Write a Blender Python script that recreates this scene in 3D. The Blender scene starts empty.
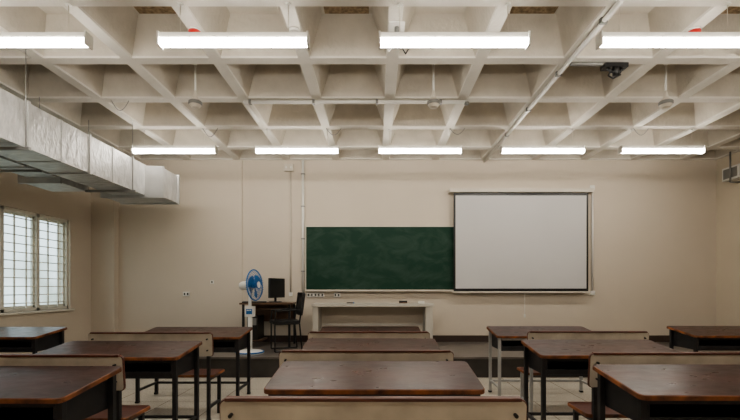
import bpy, bmesh, math, random
from mathutils import Vector, Matrix
random.seed(7)
S = bpy.context.scene
COL = S.collection

# ---------------------------------------------------------------- materials
def mat(name, color, rough=0.6, metal=0.0, var=0.0, scale=4.0, bump=0.0, bscale=60.0,
        color2=None, detail=6.0, spec=None, emit=None, estr=0.0, stretch=None):
    m = bpy.data.materials.new(name); m.use_nodes = True
    nt = m.node_tree; b = nt.nodes['Principled BSDF']
    b.inputs['Roughness'].default_value = rough
    b.inputs['Metallic'].default_value = metal
    if spec is not None: b.inputs['Specular IOR Level'].default_value = spec
    c = (*color, 1)
    tc = nt.nodes.new('ShaderNodeTexCoord')
    mp = nt.nodes.new('ShaderNodeMapping')
    nt.links.new(tc.outputs['Object'], mp.inputs['Vector'])
    if stretch: mp.inputs['Scale'].default_value = stretch
    n = nt.nodes.new('ShaderNodeTexNoise'); n.inputs['Scale'].default_value = scale
    n.inputs['Detail'].default_value = detail
    nt.links.new(mp.outputs['Vector'], n.inputs['Vector'])
    cr = nt.nodes.new('ShaderNodeValToRGB')
    c2 = color2 if color2 else tuple(max(0, x * (1 - var)) for x in color)
    cr.color_ramp.elements[0].position = 0.3; cr.color_ramp.elements[1].position = 0.7
    cr.color_ramp.elements[0].color = (*c2, 1); cr.color_ramp.elements[1].color = c
    nt.links.new(n.outputs['Fac'], cr.inputs['Fac'])
    nt.links.new(cr.outputs['Color'], b.inputs['Base Color'])
    if bump > 0:
        n2 = nt.nodes.new('ShaderNodeTexNoise'); n2.inputs['Scale'].default_value = bscale
        nt.links.new(mp.outputs['Vector'], n2.inputs['Vector'])
        bp = nt.nodes.new('ShaderNodeBump'); bp.inputs['Strength'].default_value = bump
        bp.inputs['Distance'].default_value = 0.02
        nt.links.new(n2.outputs['Fac'], bp.inputs['Height'])
        nt.links.new(bp.outputs['Normal'], b.inputs['Normal'])
    if emit:
        b.inputs['Emission Color'].default_value = (*emit, 1)
        b.inputs['Emission Strength'].default_value = estr
    return m

M = {}
M['wall'] = mat('wall_paint_beige', (0.60, 0.533, 0.445), 0.7, var=0.05, scale=1.2, bump=0.05)
M['wallr'] = mat('wall_paint_cream', (0.60, 0.53, 0.42), 0.7, var=0.05, scale=1.2, bump=0.05)
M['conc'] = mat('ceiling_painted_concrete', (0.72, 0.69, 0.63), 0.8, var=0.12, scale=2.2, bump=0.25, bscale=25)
M['coff_shade'] = mat('coffer_concrete_shaded', (0.60, 0.555, 0.48), 0.85, var=0.2, scale=3.5, bump=0.3, bscale=25)  # ceiling concrete with the shade inside the coffers put into its colour
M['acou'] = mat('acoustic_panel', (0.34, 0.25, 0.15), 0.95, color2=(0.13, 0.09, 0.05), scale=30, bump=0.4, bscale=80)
M['skirt'] = mat('skirting_brown', (0.06, 0.04, 0.032), 0.4, var=0.2)
M['plat'] = mat('platform_stone', (0.17, 0.15, 0.132), 0.35, var=0.25, scale=8)
M['riser'] = mat('platform_riser', (0.065, 0.058, 0.052), 0.5, var=0.3, scale=6)
M['steel'] = mat('desk_steel_dark', (0.035, 0.035, 0.038), 0.45, metal=0.3, var=0.3, scale=10)
M['steell'] = mat('desk_steel_grey', (0.45, 0.45, 0.44), 0.45, metal=0.2, var=0.2, scale=10)
M['seat'] = mat('seat_wood', (0.14, 0.045, 0.025), 0.4, color2=(0.06, 0.02, 0.015), scale=6, stretch=(1, 8, 8))
M['edge'] = mat('desk_edge_worn', (0.34, 0.12, 0.04), 0.5, color2=(0.05, 0.018, 0.012), scale=9)
M['back'] = mat('backrest_laminate', (0.54, 0.48, 0.39), 0.5, color2=(0.36, 0.31, 0.25), scale=5)
M['duct'] = mat('duct_galvanised', (0.62, 0.62, 0.61), 0.42, metal=0.4, color2=(0.44, 0.44, 0.435), scale=7, bump=0.8, bscale=11, stretch=(1, 2.2, 1))
M['flange'] = mat('duct_flange', (0.56, 0.56, 0.55), 0.45, metal=0.4, var=0.2)
M['white'] = mat('white_plastic', (0.75, 0.74, 0.70), 0.4, var=0.05)
M['pvc'] = mat('pvc_conduit', (0.62, 0.57, 0.49), 0.5, var=0.1)
M['grey'] = mat('grey_metal', (0.28, 0.28, 0.27), 0.45, metal=0.5, var=0.1)
M['black'] = mat('black_plastic', (0.015, 0.015, 0.016), 0.4, var=0.2)
M['blue'] = mat('blue_plastic', (0.03, 0.16, 0.42), 0.35, var=0.1)
M['red'] = mat('red_plastic', (0.6, 0.03, 0.02), 0.4, var=0.1)
M['frame'] = mat('window_frame_cream', (0.74, 0.72, 0.64), 0.5, var=0.08)
M['tgrey'] = mat('teacher_table_laminate', (0.55, 0.52, 0.46), 0.5, var=0.1, scale=5)
M['screen'] = mat('projection_fabric', (0.56, 0.555, 0.55), 0.8, var=0.03, scale=1.5)
M['glow'] = mat('tube_diffuser', (0.9, 0.9, 0.9), 0.5, emit=(1.0, 0.94, 0.85), estr=35.0)
M['cwood'] = mat('computer_table_wood', (0.15, 0.085, 0.05), 0.45, var=0.3, scale=5, stretch=(1, 6, 6))

def desk_top_mat():
    m = mat('desk_top_varnish', (0.060, 0.018, 0.013), 0.30, color2=(0.026, 0.009, 0.007), scale=3, stretch=(1, 2, 2), bump=0.03, bscale=30)
    nt = m.node_tree; b = nt.nodes['Principled BSDF']
    n = nt.nodes.new('ShaderNodeTexNoise'); n.inputs['Scale'].default_value = 11
    mr = nt.nodes.new('ShaderNodeMapRange'); mr.inputs['To Min'].default_value = 0.20; mr.inputs['To Max'].default_value = 0.44
    nt.links.new(n.outputs['Fac'], mr.inputs['Value']); nt.links.new(mr.outputs['Result'], b.inputs['Roughness'])
    return m
M['top'] = desk_top_mat()

def board_mat():
    m = mat('chalkboard_green', (0.012, 0.058, 0.036), 0.6, spec=.3)
    nt = m.node_tree; b = nt.nodes['Principled BSDF']
    tc = nt.nodes.new('ShaderNodeTexCoord')
    mp = nt.nodes.new('ShaderNodeMapping'); mp.inputs['Scale'].default_value = (0.9, 1, 1.6); mp.inputs['Rotation'].default_value = (0, 0.5, 0)
    nt.links.new(tc.outputs['Object'], mp.inputs['Vector'])
    n = nt.nodes.new('ShaderNodeTexNoise'); n.inputs['Scale'].default_value = 2.6; n.inputs['Detail'].default_value = 12; n.inputs['Roughness'].default_value = .65; n.inputs['Distortion'].default_value = .6
    nt.links.new(mp.outputs['Vector'], n.inputs['Vector'])
    cr = nt.nodes.new('ShaderNodeValToRGB')
    e = cr.color_ramp.elements
    e[0].position = 0.45; e[0].color = (0.008, 0.042, 0.025, 1); e[1].position = 0.85; e[1].color = (0.05, 0.09, 0.07, 1)
    nt.links.new(n.outputs['Fac'], cr.inputs['Fac']); nt.links.new(cr.outputs['Color'], b.inputs['Base Color'])
    return m
M['board'] = board_mat()

def floor_mat():
    m = mat('floor_tiles', (0.55, 0.49, 0.40), 0.22)
    nt = m.node_tree; b = nt.nodes['Principled BSDF']
    tc = nt.nodes.new('ShaderNodeTexCoord')
    br = nt.nodes.new('ShaderNodeTexBrick'); br.offset = 0; br.inputs['Scale'].default_value = 1.0
    br.inputs['Brick Width'].default_value = 0.6; br.inputs['Row Height'].default_value = 0.6
    br.inputs['Mortar Size'].default_value = 0.005
    br.inputs['Mortar'].default_value = (0.28, 0.24, 0.19, 1)
    nt.links.new(tc.outputs['Object'], br.inputs['Vector'])
    n = nt.nodes.new('ShaderNodeTexNoise'); n.inputs['Scale'].default_value = 60; n.inputs['Detail'].default_value = 4
    nt.links.new(tc.outputs['Object'], n.inputs['Vector'])
    cr = nt.nodes.new('ShaderNodeValToRGB')
    cr.color_ramp.elements[0].position = 0.35; cr.color_ramp.elements[0].color = (0.56, 0.51, 0.43, 1)
    cr.color_ramp.elements[1].position = 0.6; cr.color_ramp.elements[1].color = (0.72, 0.67, 0.58, 1)
    nt.links.new(n.outputs['Fac'], cr.inputs['Fac'])
    nt.links.new(cr.outputs['Color'], br.inputs['Color1']); nt.links.new(cr.outputs['Color'], br.inputs['Color2'])
    nt.links.new(br.outputs['Color'], b.inputs['Base Color'])
    return m
M['floor'] = floor_mat()

def glass_mat():
    m = bpy.data.materials.new('window_glass'); m.use_nodes = True
    nt = m.node_tree; nt.nodes.clear()
    o = nt.nodes.new('ShaderNodeOutputMaterial'); t = nt.nodes.new('ShaderNodeBsdfTransparent')
    t.inputs['Color'].default_value = (0.90, 0.94, 0.94, 1)
    g = nt.nodes.new('ShaderNodeBsdfGlossy'); g.inputs['Roughness'].default_value = 0.05
    mx = nt.nodes.new('ShaderNodeMixShader'); mx.inputs['Fac'].default_value = 0.06
    nt.links.new(t.outputs[0], mx.inputs[1]); nt.links.new(g.outputs[0], mx.inputs[2]); nt.links.new(mx.outputs[0], o.inputs['Surface'])
    return m
M['glass'] = glass_mat()

# ---------------------------------------------------------------- mesh builder
class MB:
    def __init__(self, name, mats, bevel=0.0, smooth=False):
        self.bm = bmesh.new(); self.name = name; self.mats = mats; self.bevel = bevel; self.smooth = smooth
    def _mi(self, k): 
        if k not in self.mats: self.mats.append(k)
        return self.mats.index(k)
    def face(self, pts, k):
        vs = [self.bm.verts.new(p) for p in pts]
        f = self.bm.faces.new(vs); f.material_index = self._mi(k); return f
    def box(self, x0, x1, y0, y1, z0, z1, k, mtx=None):
        P = [Vector(p) for p in ((x0,y0,z0),(x1,y0,z0),(x1,y1,z0),(x0,y1,z0),(x0,y0,z1),(x1,y0,z1),(x1,y1,z1),(x0,y1,z1))]
        if mtx: P = [mtx @ p for p in P]
        v = [self.bm.verts.new(p) for p in P]; mi = self._mi(k)
        for q in ((0,3,2,1),(4,5,6,7),(0,1,5,4),(1,2,6,5),(2,3,7,6),(3,0,4,7)):
            f = self.bm.faces.new([v[i] for i in q]); f.material_index = mi
    def cyl(self, a, b, r, k, r2=None, n=12, caps=True):
        a = Vector(a); b = Vector(b); d = (b - a)
        if d.length < 1e-6: return
        r2 = r if r2 is None else r2
        q = d.to_track_quat('Z', 'Y'); mi = self._mi(k)
        A, B = [], []
        for i in range(n):
            t = 2*math.pi*i/n; o = Vector((math.cos(t), math.sin(t), 0))
            A.append(self.bm.verts.new(a + q @ (o*r))); B.append(self.bm.verts.new(b + q @ (o*r2)))
        for i in range(n):
            f = self.bm.faces.new((A[i], A[(i+1)%n], B[(i+1)%n], B[i])); f.material_index = mi; f.smooth = True
        if caps:
            f = self.bm.faces.new(list(reversed(A))); f.material_index = mi
            f = self.bm.faces.new(B); f.material_index = mi
    def path(self, pts, r, k, n=8):
        for a, b in zip(pts[:-1], pts[1:]): self.cyl(a, b, r, k, n=n)
    def torus(self, c, axis, R, r, k, n=28, m=8):
        c = Vector(c); q = Vector(axis).to_track_quat('Z', 'Y'); mi = self._mi(k); rings = []
        for i in range(n):
            t = 2*math.pi*i/n; ring = []
            for j in range(m):
                p = 2*math.pi*j/m
                ring.append(self.bm.verts.new(c + q @ Vector(((R+r*math.cos(p))*math.cos(t), (R+r*math.cos(p))*math.sin(t), r*math.sin(p)))))
            rings.append(ring)
        for i in range(n):
            for j in range(m):
                f = self.bm.faces.new((rings[i][j], rings[(i+1)%n][j], rings[(i+1)%n][(j+1)%m], rings[i][(j+1)%m])); f.material_index = mi; f.smooth = True
    def lathe(self, prof, c, k, axis=(0,0,1), n=20):
        for (r0, z0), (r1, z1) in zip(prof[:-1], prof[1:]):
            ax = Vector(axis).normalized()
            self.cyl(Vector(c)+ax*z0, Vector(c)+ax*z1, max(r0, .0005), k, r2=max(r1, .0005), n=n, caps=False)
    def rslab(self, x0, x1, y0, y1, t, r, ktop, kedge, mtx):
        pts = []
        for cx, cy, a0 in ((x1-r, y1-r, 0), (x0+r, y1-r, 90), (x0+r, y0+r, 180), (x1-r, y0+r, 270)):
            for i in range(5):
                a = math.radians(a0 + 90*i/4); pts.append((cx + r*math.cos(a), cy + r*math.sin(a)))
        T = [self.bm.verts.new(mtx @ Vector((x, y, 0))) for x, y in pts]
        E = .004
        T2 = [self.bm.verts.new(mtx @ Vector((x+(E if x > (x0+x1)/2 else -E), y+(E if y > (y0+y1)/2 else -E), -E))) for x, y in pts]
        B = [self.bm.verts.new(mtx @ Vector((x+(E if x > (x0+x1)/2 else -E), y+(E if y > (y0+y1)/2 else -E), -t))) for x, y in pts]
        f = self.bm.faces.new(T); f.material_index = self._mi(ktop)
        f = self.bm.faces.new(list(reversed(B))); f.material_index = self._mi(ktop)
        n = len(pts)
        for i in range(n):
            j = (i+1) % n
            f = self.bm.faces.new((T2[i], T2[j], T[j], T[i])); f.material_index = self._mi(kedge)
            f = self.bm.faces.new((B[i], B[j], T2[j], T2[i])); f.material_index = self._mi(kedge)
    def done(self, loc=(0,0,0), rotz=0.0, parent=None):
        me = bpy.data.meshes.new(self.name + '_mesh')
        self.bm.normal_update(); self.bm.to_mesh(me); self.bm.free()
        for k in self.mats: me.materials.append(M[k])
        o = bpy.data.objects.new(self.name, me); COL.objects.link(o)
        o.location = loc; o.rotation_euler = (0, 0, rotz)
        if self.bevel:
            bv = o.modifiers.new('bevel', 'BEVEL'); bv.width = self.bevel; bv.segments = 2; bv.limit_method = 'ANGLE'
        if parent: o.parent = parent
        return o

# ---------------------------------------------------------------- room dims
XL, XR, YF, YB, ZC = -5.2, 6.3, -1.6, 7.8, 3.67
ZT = 4.15
HP, YP = 0.30, 6.1     # platform

b = MB('floor', []); b.box(XL-.2, XR+.2, YF-.2, YB+.2, -.15, 0, 'floor'); b.done()
b = MB('wall_back', [])
b.box(XL-.2, XR+.2, YB, YB+.2, 0, ZT, 'wall')
b.box(-4.78, -2.5, YB-.025, YB, 0, ZC, 'wall')
b.box(XL, -4.78, YB-.16, YB, 0, ZC, 'wall'); b.done()
b = MB('wall_right', []); b.box(XR, XR+.2, YF, YB, 0, ZT, 'wallr'); b.done()
b = MB('wall_front', []); b.box(XL-.2, XR+.2, YF-.2, YF, 0, ZT, 'wall'); b.done()
WY0, WY1, WZ0, WZ1 = 4.0, 7.12, .95, 2.45
b = MB('wall_left', [])
b.box(XL-.2, XL, YF, WY0, 0, ZT, 'wall'); b.box(XL-.2, XL, WY1, YB, 0, ZT, 'wall')
b.box(XL-.2, XL, WY0, WY1, 0, WZ0, 'wall'); b.box(XL-.2, XL, WY0, WY1, WZ1, ZT, 'wall'); b.done()

# platform
b = MB('platform', [], bevel=.004)
b.box(-3.9, 6.295, YP, YB-.036, 0, HP-.03, 'riser'); b.box(-3.9, 6.295, YP-.02, YB-.036, HP-.03, HP, 'plat'); b.done()
# skirting
b = MB('baseboard_back', []); b.box(-3.9, -2.5, YB-.04, YB-.025, HP, HP+.12, 'skirt'); b.box(-2.5, XR, YB-.015, YB, HP, HP+.12, 'skirt')
b.box(-4.78, -3.9, YB-.04, YB-.025, 0, .12, 'skirt'); b.box(-2.5, XR, YB-.036, YB-.015, HP-.02, HP, 'plat'); b.done()
b = MB('baseboard_left', []); b.box(XL, XL+.015, YF, YB-.16, 0, .12, 'skirt'); b.done()
b = MB('baseboard_right', []); b.box(XR-.015, XR, YF, YP-.02, 0, .12, 'skirt'); b.done()

# ---------------------------------------------------------------- waffle ceiling
G = .915
xs = [XL] + [.16 + G*k for k in range(-5, 7)] + [XR]
ys = [YF] + [6.22 + G*k for k in range(-8, 2) if 6.22+G*k > YF+.3] + [YB]
b = MB('ceiling', [])
hw, ins, dep = .06, .15, .36
for i in range(len(xs)-1):
    for j in range(len(ys)-1):
        x0, x1, y0, y1 = xs[i], xs[i+1], ys[j], ys[j+1]
        a0, a1, c0, c1 = x0+hw, x1-hw, y0+hw, y1-hw
        o = [(x0,y0,ZC),(x1,y0,ZC),(x1,y1,ZC),(x0,y1,ZC)]
        p = [(a0,c0,ZC),(a1,c0,ZC),(a1,c1,ZC),(a0,c1,ZC)]
        k2 = .03; zk = ZC + .02
        pk = [(a0+.006,c0+.006,zk),(a1-.006,c0+.006,zk),(a1-.006,c1-.006,zk),(a0+.006,c1-.006,zk)]
        t = [(a0+ins,c0+ins,ZC+dep),(a1-ins,c0+ins,ZC+dep),(a1-ins,c1-ins,ZC+dep),(a0+ins,c1-ins,ZC+dep)]
        for q in range(4):
            r = (q+1) % 4
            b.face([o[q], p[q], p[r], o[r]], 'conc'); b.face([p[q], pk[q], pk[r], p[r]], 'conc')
            b.face([pk[q], t[q], t[r], pk[r]], 'coff_shade')
        b.face([t[3], t[2], t[1], t[0]], 'coff_shade')
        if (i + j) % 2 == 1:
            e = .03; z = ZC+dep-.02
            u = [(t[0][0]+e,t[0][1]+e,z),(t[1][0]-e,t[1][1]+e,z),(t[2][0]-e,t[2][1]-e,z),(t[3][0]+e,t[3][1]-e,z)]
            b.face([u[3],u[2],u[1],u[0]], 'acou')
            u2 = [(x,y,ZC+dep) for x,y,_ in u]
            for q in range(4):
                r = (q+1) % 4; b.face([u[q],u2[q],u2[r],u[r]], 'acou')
b.box(XL-.2, XR+.2, YF-.2, YB+.2, ZT, ZT+.1, 'conc')
b.done()

# ---------------------------------------------------------------- linear lights
def batten(x, y):
    b = MB('linear_ceiling_light', [])
    L, z = .61, 3.33
    b.box(-L, L, -.030, .030, .040, .085, 'white')
    n = 10; R = .036; cz = .016; prof = []
    for i in range(n+1):
        a = math.radians(38 - 256*i/n); prof.append((R*1.2*math.cos(a), cz + R*math.sin(a)))
    for (p0, q0), (p1, q1) in zip(prof[:-1], prof[1:]):
        b.face([(-L, p1, q1), (L, p1, q1), (L, p0, q0), (-L, p0, q0)], 'glow')
    for s in (-1, 1):
        b.box(min(s*L, s*(L+.015)), max(s*L, s*(L+.015)), -.046, .046, -.022, .088, 'white')
        b.cyl((s*.45, 0, .085), (s*.45, 0, ZC-z), .003, 'pvc', n=6)
        b.cyl((s*.45, 0, ZC-z-.015), (s*.45, 0, ZC-z), .025, 'white', n=10)
    b.done((x, y, z))
LX = [-3.02, -1.19, .64, 2.47, 4.25]
for y in (6.27, 3.5, .73):  # nearest row is out of view, added to light the room
    for x in LX: batten(x, y)

# ---------------------------------------------------------------- ducts
b = MB('air_duct', [])
b.box(-3.98, -3.5, YF+.01, 6.35, 2.70, 3.16, 'duct')
y = -1.2; i = 0
while y < 6.3:
    if i % 2 == 0: b.box(-3.995, -3.485, y, y+.03, 2.685, 3.175, 'flange')
    else: b.box(-3.987, -3.493, y, y+.012, 2.693, 3.167, 'flange')
    y += .45; i += 1
b.box(-4.15, -3.24, 6.35, 6.85, 2.68, 3.12, 'duct')
b.box(-4.17, -3.22, 6.33, 6.36, 2.66, 3.14, 'flange')
b.box(-4.17, -3.22, 6.82, 6.85, 2.66, 3.14, 'flange')
for yy in (.5, 2.3, 4.1, 5.9):
    b.box(-4.1, -3.4, yy, yy+.03, 2.65, 2.68, 'grey')
    for xx in (-4.06, -3.44): b.cyl((xx, yy+.015, 2.66), (xx, yy+.015, ZC-.003), .004, 'grey', n=6)
b.done()
b = MB('branch_duct', [])
b.box(-4.62, -4.22, YF+.01, 5.55, 2.76, 2.94, 'duct')
y = -1.0
while y < 5.5:
    b.box(-4.64, -4.20, y, y+.025, 2.745, 2.955, 'flange'); y += .55
b.box(-4.72, -4.2, 5.55, 6.1, 2.70, 2.96, 'duct'); b.box(-4.74, -4.18, 5.54, 5.57, 2.68, 2.98, 'flange')
for yy in (1.0, 3.2, 5.2):
    for xx in (-4.66, -4.18): b.cyl((xx, yy, 2.745), (xx, yy, ZC-.003), .004, 'grey', n=6)
    b.box(-4.68, -4.16, yy-.012, yy+.012, 2.735, 2.76, 'grey')
b.done()

# ---------------------------------------------------------------- window
b = MB('window_1', [], bevel=.003)
xa, xb = XL-.12, XL-.04
b.box(xa, xb, WY0, WY1, WZ0, WZ0+.05, 'frame'); b.box(xa, xb, WY0, WY1, WZ1-.05, WZ1, 'frame')
b.box(XL-.2, XL+.05, WY0-.04, WY1+.04, WZ0-.03, WZ0, 'frame')
nb = 5; bw = (WY1-WY0)/nb
for i in range(nb+1):
    yy = WY0 + i*bw; yy0 = max(WY0, yy-.03); yy1 = min(WY1, yy+.03)
    b.box(xa, xb, yy0, yy1, WZ0, WZ1, 'frame')
for i in range(nb):
    y0 = WY0+i*bw+.03; y1 = y0+bw-.06
    for q in (y0, y1-.035): b.box(xa+.01, xa+.045, q, q+.035, WZ0+.05, WZ1-.05, 'frame')
    for q in (WZ0+.05, WZ1-.085): b.box(xa+.01, xa+.045, y0, y1, q, q+.035, 'frame')
    b.box(xa+.025, xa+.03, y0+.035, y1-.035, WZ0+.085, WZ1-.085, 'glass')
for i in range(1, 12):
    z = WZ0 + (WZ1-WZ0)*i/12
    b.box(xb-.02, xb-.006, WY0+.03, WY1-.03, z-.007, z+.007, 'frame')
for i in range(nb*3):
    if i % 3 == 0: continue
    yy = WY0+i*bw/3; b.box(xb-.024, xb-.002, yy-.008, yy+.008, WZ0+.05, WZ1-.05, 'frame')
b.done()

# ---------------------------------------------------------------- board / screen
b = MB('green_chalkboard', [], bevel=.002)
x0, x1, z0, z1 = -1.31, 1.46, 1.27, 2.43
b.box(x0, x1, YB-.03, YB-.001, z0, z1, 'board')
for a in ((x0-.02, x1+.02, z1, z1+.02), (x0-.02, x1+.02, z0-.02, z0), (x0-.02, x0, z0, z1), (x1, x1+.02, z0, z1)):
    b.box(a[0], a[1], YB-.04, YB-.001, a[2], a[3], 'pvc')
b.box(x0, x1, YB-.10, YB-.03, z0-.033, z0-.02, 'pvc')
b.done()
b = MB('projection_screen', [], bevel=.002)
x0, x1, z0, z1 = 1.40, 3.86, 1.24, 3.04
yb = YB-.125
b.box(x0, x1, yb-.004, yb, z0, z1, 'black')
b.box(x0+.035, x1-.035, yb-.007, yb-.003, z0+.05, z1-.05, 'screen')
b.box(x0-.08, x1+.08, YB-.17, YB-.001, z1+.005, z1+.07, 'pvc')
b.box(x0-.02, x1+.02, yb-.02, yb+.015, z0-.03, z0, 'pvc')
b.cyl((2.7, yb, z0-.03), (2.7, yb, z0-.42), .005, 'white', n=6); b.cyl((2.7, yb, z0-.42), (2.7, yb, z0-.48), .014, 'white', n=8)
b.done()

# ---------------------------------------------------------------- conduits etc
def platebox(name, x0, x1, z0, z1, d=.03, k='white', y=YB, extra=None):
    b = MB(name, [], bevel=.003); b.box(x0, x1, y-d, y-.0005, z0, z1, k)
    n = max(1, int((x1-x0)/.06))
    for i in range(n):
        cx = x0 + (x1-x0)*(i+.5)/n
        b.box(cx-.012, cx+.012, y-d-.006, y-d, (z0+z1)/2-.02, (z0+z1)/2+.02, 'black' if k == 'white' else 'white')
    b.done()
platebox('switch_plate', -3.58, -3.46, 1.15, 1.23, y=YB-.025)
platebox('socket_panel', -1.30, -.98, 1.13, 1.215)
platebox('socket_panel', -.80, -.68, 1.13, 1.21)
platebox('switch_plate', -3.08, -3.02, 1.38, 1.44, .012, y=YB-.025)
platebox('junction_box', -1.72, -1.54, 3.46, 3.59, .06, 'pvc')
b = MB('conduit_pipe', [])
b.cyl((-1.37, YB-.026, 1.22), (-1.37, YB-.026, ZC-.002), .024, 'white')
for z in (1.6, 2.2, 2.8, 3.4): b.box(-1.405, -1.335, YB-.053, YB-.001, z, z+.02, 'grey')
b.done()
b = MB('conduit_pipe', [])
b.cyl((-1.60, YB-.014, 1.22), (-1.60, YB-.014, 3.455), .012, 'pvc')
b.box(-1.63, -1.57, YB-.03, YB-.001, 1.15, 1.22, 'white'); b.done()
b = MB('conduit_pipe', [])
b.cyl((3.99, YB-.02, 1.25), (3.99, YB-.02, 3.12), .018, 'white'); b.box(3.95, 4.03, YB-.03, YB-.001, 3.12, 3.20, 'white')
b.box(3.95, 4.03, YB-.04, YB-.001, 1.17, 1.25, 'white'); b.done()
b = MB('ceiling_conduit', [])
zc = ZC-.024
b.cyl((-1.67, 5.30, zc), (1.13, 5.30, zc), .022, 'white')
for x in (-1.6, -.8, 0, .8): b.box(x-.015, x+.015, 5.27, 5.33, zc-.025, ZC-.001, 'grey')
b.cyl((-1.67, 5.30, zc), (-1.67, 5.9, zc), .02, 'white')
b.cyl((1.13, 5.30, zc), (1.13, 5.30, zc-.03), .03, 'grey')
b.done()
b = MB('ceiling_conduit', []); b.cyl((1.99, YF+.01, zc), (1.99, YB-.01, zc), .022, 'white')
for i in range(9): b.box(1.96, 2.02, -.9+i*G, -.87+i*G, zc-.025, ZC-.001, 'grey')
b.done()
b = MB('projector_cable_bracket', []); b.cyl((2.02, 4.39, zc-.004), (2.62, 4.39, zc-.004), .020, 'grey')
b.box(2.36, 2.60, 4.34, 4.44, zc-.055, zc-.015, 'black')
b.path([(2.4, 4.39, zc-.04), (2.43, 4.36, zc-.10), (2.52, 4.36, zc-.11), (2.56, 4.39, zc-.04)], .014, 'black')
b.path([(2.44, 4.36, zc-.08), (2.40, 4.36, zc-.14), (2.45, 4.36, zc-.17), (2.53, 4.36, zc-.13)], .008, 'black')
b.cyl((2.48, 4.36, zc-.14), (2.48, 4.36, zc-.05), .034, 'black'); b.done()

# pendants on long down rods
for x in (-2.12, .66, 3.37):
    b = MB('ceiling_fan_hub', [])
    y = 4.9; zb = 3.40
    b.cyl((0, 0, zb+.12), (0, 0, ZC+dep-.03), .012, 'white', n=8)
    b.lathe([(.0, .0), (.045, .005), (.070, .04), (.067, .08), (.035, .11), (.018, .17), (.012, .20)], (0, 0, zb), 'pvc')
    b.lathe([(.068, .035), (.076, .045), (.076, .07), (.066, .08)], (0, 0, zb), 'grey')
    b.lathe([(.011, -.14), (.055, -.05), (.055, -.02)], (0, 0, ZC+dep), 'white')
    b.done((x, y, 0))
# alarms and cameras
for x in (-1.67, 2.905):
    b = MB('fire_alarm_sounder', [])
    b.cyl((0,0,-.02), (0,0,-.001), .055, 'white', n=20); b.cyl((0,0,-.09), (0,0,-.02), .050, 'red', r2=.055, n=20)
    b.cyl((0,0,-.12), (0,0,-.09), .02, 'white', r2=.035, n=16)
    b.path([(.03,0,-.01), (-.05,.0,-.08), (-.10,.1,-.03), (-.06,.25,-.007)], .004, 'white', n=6)
    b.done((x, 3.85, ZC))
b = MB('security_camera', [])
b.cyl((0,0,-.03), (0,0,-.001), .05, 'white', n=16); b.cyl((0,0,-.08), (0,0,-.03), .015, 'white')
b.cyl((0,-.09,-.12), (0,.07,-.09), .04, 'grey', n=16); b.cyl((0,-.095,-.121), (0,-.088,-.12), .032, 'black', n=16); b.done((-.755, 3.85, ZC))
b = MB('projector_mount', [])
b.box(-.07, .07, -.07, .07, -.012, -.001, 'white'); b.cyl((0,0,-.16), (0,0,-.01), .022, 'grey'); b.box(-.05, .05, -.03, .03, -.19, -.15, 'black')
b.path([(.03,0,-.17), (.08,.02,-.24), (.12,.1,-.14), (.06,.2,-.007)], .006, 'black', n=6)
b.path([(-.03,0,-.17), (-.07,.02,-.22), (-.10,.1,-.12), (-.05,.2,-.007)], .005, 'white', n=6)
b.done((.18, 3.8, ZC))

for (x, y, l) in ((-3.35, 5.3, .25), (-.75, 6.22, .2), (3.8, 6.22, .2), (-2.58, 6.22, .25), (1.08, 6.22, .18), (2.9, 7.13, .2)):
    b = MB('hanging_cable', [])
    pts = [(x + .22*t, y, ZC - .006 - l*.5*math.sin(math.pi*t)) for t in [i/10 for i in range(11)]]
    b.path(pts, .005, 'grey', n=6); b.done()

b = MB('loudspeaker', [], bevel=.005)
b.box(XR-.14, XR-.001, 7.15, 7.5, 3.19, 3.42, 'white')
b.box(XR-.146, XR-.139, 7.18, 7.47, 3.22, 3.39, 'grey')
b.box(XR-.12, XR-.02, 7.144, 7.151, 3.22, 3.39, 'grey')
for i in range(5): b.box(XR-.12, XR-.02, 7.138, 7.145, 3.235+i*.03, 3.245+i*.03, 'black')
b.done()
b = MB('drop_pipe', [])
b.cyl((6.14, 7.3, 3.14), (6.14, 7.3, ZC-.002), .014, 'grey'); b.path([(6.14, 7.3, 3.14), (6.299, 7.3, 3.14)], .014, 'grey')
b.done()

# ---------------------------------------------------------------- desks and benches
def desk(x, y, legs='steel', rot=0.0):
    b = MB('school_desk', [], bevel=.002)
    W, D = .6, .5
    ang = math.atan(.066/D)
    mtx = Matrix.Translation((0, 0, .752)) @ Matrix.Rotation(ang, 4, 'X')
    b.rslab(-W, W, 0, D+.01, .028, .035, 'top', 'edge', mtx)
    xi = W-.05
    def zt(y): return .752 - .029 + y*math.tan(ang)
    for s in (-1, 1):
        xo = s*xi; xa, xb2 = min(xo, xo-s*.012), max(xo, xo-s*.012)
        v = [(xa,.03,.58),(xb2,.03,.58),(xb2,.47,.58),(xa,.47,.58),(xa,.03,zt(.03)),(xb2,.03,zt(.03)),(xb2,.47,zt(.47)),(xa,.47,zt(.47))]
        for q in ((0,3,2,1),(4,5,6,7),(0,1,5,4),(1,2,6,5),(2,3,7,6),(3,0,4,7)): b.face([v[i] for i in q], 'steel')
    b.box(-xi, xi, .03, .47, .575, .587, 'steel')
    b.box(-xi, xi, .458, .47, .58, zt(.458), 'steel')
    b.box(-xi, xi, .03, .045, .587, .63, 'steel')
    b.box(-xi, xi, .03, .06, zt(.03)-.03, zt(.03)-.002, legs)
    for s in (-1, 1):
        for yy in (.03, .435):
            xa = s*(xi+.0) ; b.box(min(xa, xa+s*.032), max(xa, xa+s*.032), yy, yy+.035, 0, zt(yy)-.001, legs)
            b.box(min(xa, xa+s*.036)-.003, max(xa, xa+s*.036)+.0, yy-.003, yy+.038, 0, .02, 'black')
        b.box(min(s*xi, s*(xi+.025)), max(s*xi, s*(xi+.025)), .06, .44, .13, .155, legs)
    b.box(-xi, xi, .43, .455, .13, .155, legs)
    b.done((x, y, 0), rot)
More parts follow.
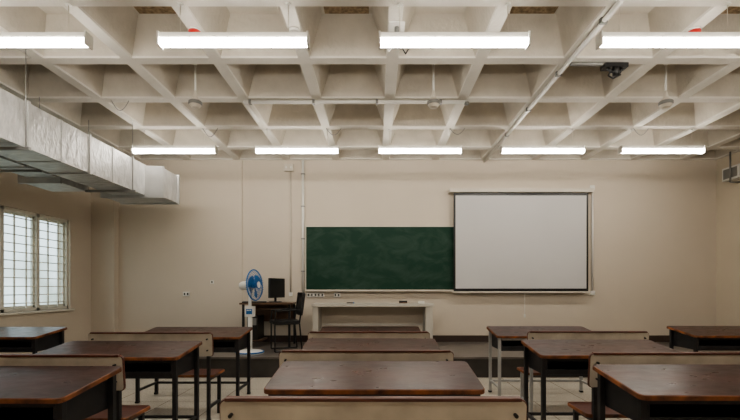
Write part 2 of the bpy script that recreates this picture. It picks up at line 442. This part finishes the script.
def bench(x, y, legs='steel', rot=0.0):
    b = MB('school_bench', [], bevel=.002)
    W = .6
    b.rslab(-W, W, .05, .36, .025, .03, 'seat', 'edge', Matrix.Translation((0, 0, .45)))
    for s in (-1, 1):
        xa = s*(W-.06); x0, x1 = min(xa, xa+s*.03), max(xa, xa+s*.03)
        b.box(x0, x1, .30, .33, 0, .425, legs)
        b.box(x0, x1, .03, .06, 0, .86, legs)
        b.box(x0, x1, .06, .30, .395, .425, legs); b.box(x0, x1, .06, .30, .12, .145, legs)
        b.box(x0-.004, x1+.004, .026, .064, 0, .018, 'black')
    b.box(-W+.09, W-.09, .31, .33, .39, .415, legs)
    mt = Matrix.Translation((0, .03, .635)) @ Matrix.Rotation(math.radians(5), 4, 'X') @ Matrix.Rotation(math.radians(90), 4, 'X')
    b.rslab(-W, W, 0, .225, .02, .025, 'back', 'seat', mt)
    mt2 = Matrix.Translation((0, .03, .635)) @ Matrix.Rotation(math.radians(5), 4, 'X')
    b.box(-W+.02, W-.02, -.006, .026, .222, .236, 'seat', mt2)
    for s in (-1, 1):
        for zz in (.06, .17): b.cyl(mt2 @ Vector((s*(W-.045), -.024, zz)), mt2 @ Vector((s*(W-.045), .0, zz)), .008, 'black', n=8)
    b.done((x, y, 0), rot)
def unit(x, ynear, legs='steel', rot=0.0, dx=0.0):
    desk(x, ynear, legs, rot); bench(x+dx, ynear-.64, legs, rot)
for x, y, lg, dx in ((-.015, 2.27, 'steel', .0), (-.055, 3.52, 'steel', -.02), (-.08, 4.77, 'steel', -.0),
                 (-2.17, 2.09, 'steel', 0), (-2.19, 3.33, 'steel', -.05), (-2.14, 4.70, 'steel', -.06),
                 (-4.43, 4.70, 'steel', 0), (-4.40, 3.40, 'steel', 0),
                 (1.95, 2.14, 'steel', .0), (1.94, 3.42, 'steel', .08), (1.98, 4.80, 'steell', .12),
                 (4.27, 4.83, 'steel', .05), (4.25, 3.5, 'steel', 0)):
    unit(x, y, lg, random.uniform(-.008, .008), dx)

# ---------------------------------------------------------------- platform furniture
b = MB('lecture_table', [], bevel=.004)
b.box(-1.08, .94, 6.9, 7.4, HP+.69, HP+.74, 'tgrey')
b.box(-1.06, -.97, 6.92, 7.38, HP, HP+.69, 'tgrey'); b.box(.80, .92, 6.92, 7.38, HP, HP+.69, 'tgrey')
b.box(-.97, .80, 7.34, 7.36, HP+.38, HP+.69, 'wall'); b.box(-.97, .80, 7.34, 7.37, HP+.34, HP+.38, 'tgrey')
b.done()
b = MB('blackboard_duster', [], bevel=.003); b.box(-.07, .07, -.025, .025, 0, .02, 'cwood'); b.box(-.07, .07, -.025, .025, .02, .045, 'black'); b.done((.44, 7.1, HP+.74))
b = MB('marker_pen', []); b.cyl((-.06, 0, .01), (.05, 0, .01), .01, 'black'); b.cyl((.05, 0, .01), (.07, 0, .01), .011, 'blue'); b.done((-.45, 7.05, HP+.74))
b = MB('chalk_box', [], bevel=.002); b.box(-.05, .05, -.03, .03, 0, .035, 'white'); b.box(-.04,.04,-.02,.02,.035,.038,'pvc'); b.done((.75, 7.1, HP+.74))

b = MB('computer_table', [], bevel=.003)
tz = HP+.75
b.box(-2.32, -1.42, 7.07, 7.6, tz-.03, tz, 'cwood')
for x in (-2.28, -1.50):
    for y in (7.09, 7.53): b.box(x, x+.035, y, y+.035, HP, tz-.03, 'steel')
b.box(-2.28, -1.47, 7.55, 7.57, tz-.35, tz-.03, 'cwood'); b.box(-2.0, -1.5, 7.1, 7.4, tz-.12, tz-.10, 'cwood')
b.box(-2.27, -1.95, 7.10, 7.5, HP+.1, HP+.12, 'cwood'); b.done()
b = MB('computer_monitor', [], bevel=.004)
b.box(-.22, .22, -.015, .02, .08, .42, 'black'); b.box(-.205, .205, -.018, -.014, .10, .405, 'black')
b.box(-.12, .12, .02, .05, .15, .34, 'black')
b.cyl((0, .03, .01), (0, .03, .2), .02, 'black'); b.cyl((0, .03, 0), (0, .03, .015), .11, 'black', n=20); b.done((-1.76, 7.38, tz), math.radians(68))
b = MB('keyboard', [], bevel=.003); b.box(-.2, .2, -.07, .07, 0, .02, 'black')
for i in range(4): b.box(-.19, .19, -.06+i*.03, -.037+i*.03, .02, .026, 'grey')
b.done((-2.10, 7.2, tz), .2)
b = MB('computer_tower', [], bevel=.005); b.box(-.09, .09, -.2, .2, 0, .40, 'black'); b.box(-.07, .07, -.205, -.2, .25, .37, 'grey'); b.done((-2.11, 7.31, HP+.12))

# chair
b = MB('office_chair', [], bevel=.004)
for sx in (-.2, .2):
    b.path([(sx, -.2, .015), (sx, .22, .015)], .012, 'black'); b.path([(sx, -.2, .015), (sx, -.2, .45)], .012, 'black')
    b.path([(sx, .22, .015), (sx, .18, .45), (sx, .24, .92)], .012, 'black')
    b.path([(sx, -.2, .45), (sx, -.19, .64), (sx, .2, .66)], .012, 'black')
    b.path([(sx, -.2, .44), (sx, .19, .44)], .012, 'black')
b.path([(-.2, .24, .92), (.2, .24, .92)], .012, 'black')
b.rslab(-.21, .21, -.23, .19, .05, .05, 'black', 'black', Matrix.Translation((0, 0, .49)))
b.rslab(-.20, .20, 0, .36, .03, .05, 'black', 'black', Matrix.Translation((0, .20, .57)) @ Matrix.Rotation(math.radians(-8), 4, 'X') @ Matrix.Rotation(math.radians(90), 4, 'X'))
b.done((-1.46, 6.72, HP), math.radians(-68))

# pedestal fan
b = MB('pedestal_fan', [])
b.lathe([(.0, 0), (.21, 0), (.21, .02), (.17, .04), (.05, .06), (.03, .08)], (0, 0, 0), 'white', n=28)
b.torus((0, 0, .02), (0, 0, 1), .205, .012, 'blue')
b.cyl((0, 0, .05), (0, 0, .60), .036, 'white'); b.cyl((0, 0, .60), (0, 0, .95), .026, 'white')
b.box(-.07, .07, -.045, .045, .56, .72, 'white'); b.box(-.045, .045, -.05, -.045, .60, .68, 'blue')
for i in range(3): b.cyl((-.025+i*.025, -.06, .66), (-.025+i*.025, -.048, .66), .008, 'white', n=8)
hz = 1.04
ax = Vector((.97, -.22, .06)).normalized()
c = Vector((0, 0, hz))
b.cyl((0, 0, .93), (0, 0, 1.0), .03, 'white')
b.lathe([(.0, -.17), (.05, -.165), (.07, -.12), (.07, .0), (.04, .02)], c, 'white', axis=ax)
hub = c + ax*.08
b.lathe([(.045, -.05), (.045, .03), (.02, .045), (.0, .046)], hub, 'blue', axis=ax)
q = ax.to_track_quat('Z', 'Y')
for k in range(3):
    prev = None
    for i in range(9):
        t = math.radians(120*k + i*9)
        inner = hub + q @ Vector((.04*math.cos(t), .04*math.sin(t), .01 - i*.003))
        rr = .20 * (.80 + .2*math.sin(math.pi*i/8))
        outer = hub + q @ Vector((rr*math.cos(t), rr*math.sin(t), .03 - i*.007))
        if prev: b.face([prev[0], prev[1], outer, inner], 'blue')
        prev = (inner, outer)
b.torus(hub, ax, .235, .010, 'blue', n=36)
b.torus(hub + ax*.065, ax, .06, .006, 'blue', n=20)
for k in range(32):
    t = 2*math.pi*k/32; o = q @ Vector((math.cos(t), math.sin(t), 0))
    b.path([hub + o*.235, hub + o*.19 + ax*.05, hub + o*.05 + ax*.068], .0022, 'blue', n=5)
    b.path([hub + o*.235, hub + o*.19 - ax*.05, hub + o*.05 - ax*.06], .0022, 'blue', n=5)
b.cyl(hub + ax*.06, hub + ax*.07, .05, 'white', n=16)
b.done((-1.95, 6.45, HP))

# ---------------------------------------------------------------- world + camera
w = bpy.data.worlds.new('World'); S.world = w; w.use_nodes = True
nt = w.node_tree; bg = nt.nodes['Background']
tc = nt.nodes.new('ShaderNodeTexCoord'); sp = nt.nodes.new('ShaderNodeSeparateXYZ')
nz = nt.nodes.new('ShaderNodeTexNoise'); nz.inputs['Scale'].default_value = 14
ad = nt.nodes.new('ShaderNodeMath'); ad.operation = 'MULTIPLY_ADD'; ad.inputs[1].default_value = .35
cr = nt.nodes.new('ShaderNodeValToRGB')
nt.links.new(tc.outputs['Generated'], nz.inputs['Vector']); nt.links.new(tc.outputs['Generated'], sp.inputs[0])
nt.links.new(nz.outputs['Fac'], ad.inputs[0]); nt.links.new(sp.outputs['Z'], ad.inputs[2])
nt.links.new(ad.outputs[0], cr.inputs['Fac'])
e = cr.color_ramp.elements
e[0].position = .12; e[0].color = (.42, .47, .43, 1); e[1].position = .22; e[1].color = (.76, .84, .88, 1)
nt.links.new(cr.outputs['Color'], bg.inputs['Color']); bg.inputs['Strength'].default_value = 2.6

try:
    S.view_settings.view_transform = 'AgX'
    S.view_settings.look = 'AgX - Medium High Contrast'
except Exception as ex:
    print('look', ex)

cd = bpy.data.cameras.new('camera'); cam = bpy.data.objects.new('camera', cd); COL.objects.link(cam)
cam.location = (0, 0, 1.3); cam.rotation_euler = (math.radians(90), 0, 0)
cd.sensor_width = 36; cd.lens = 420/740*36; cd.shift_x = -7/740; cd.shift_y = 78/740; cd.clip_start = .05
S.camera = cam
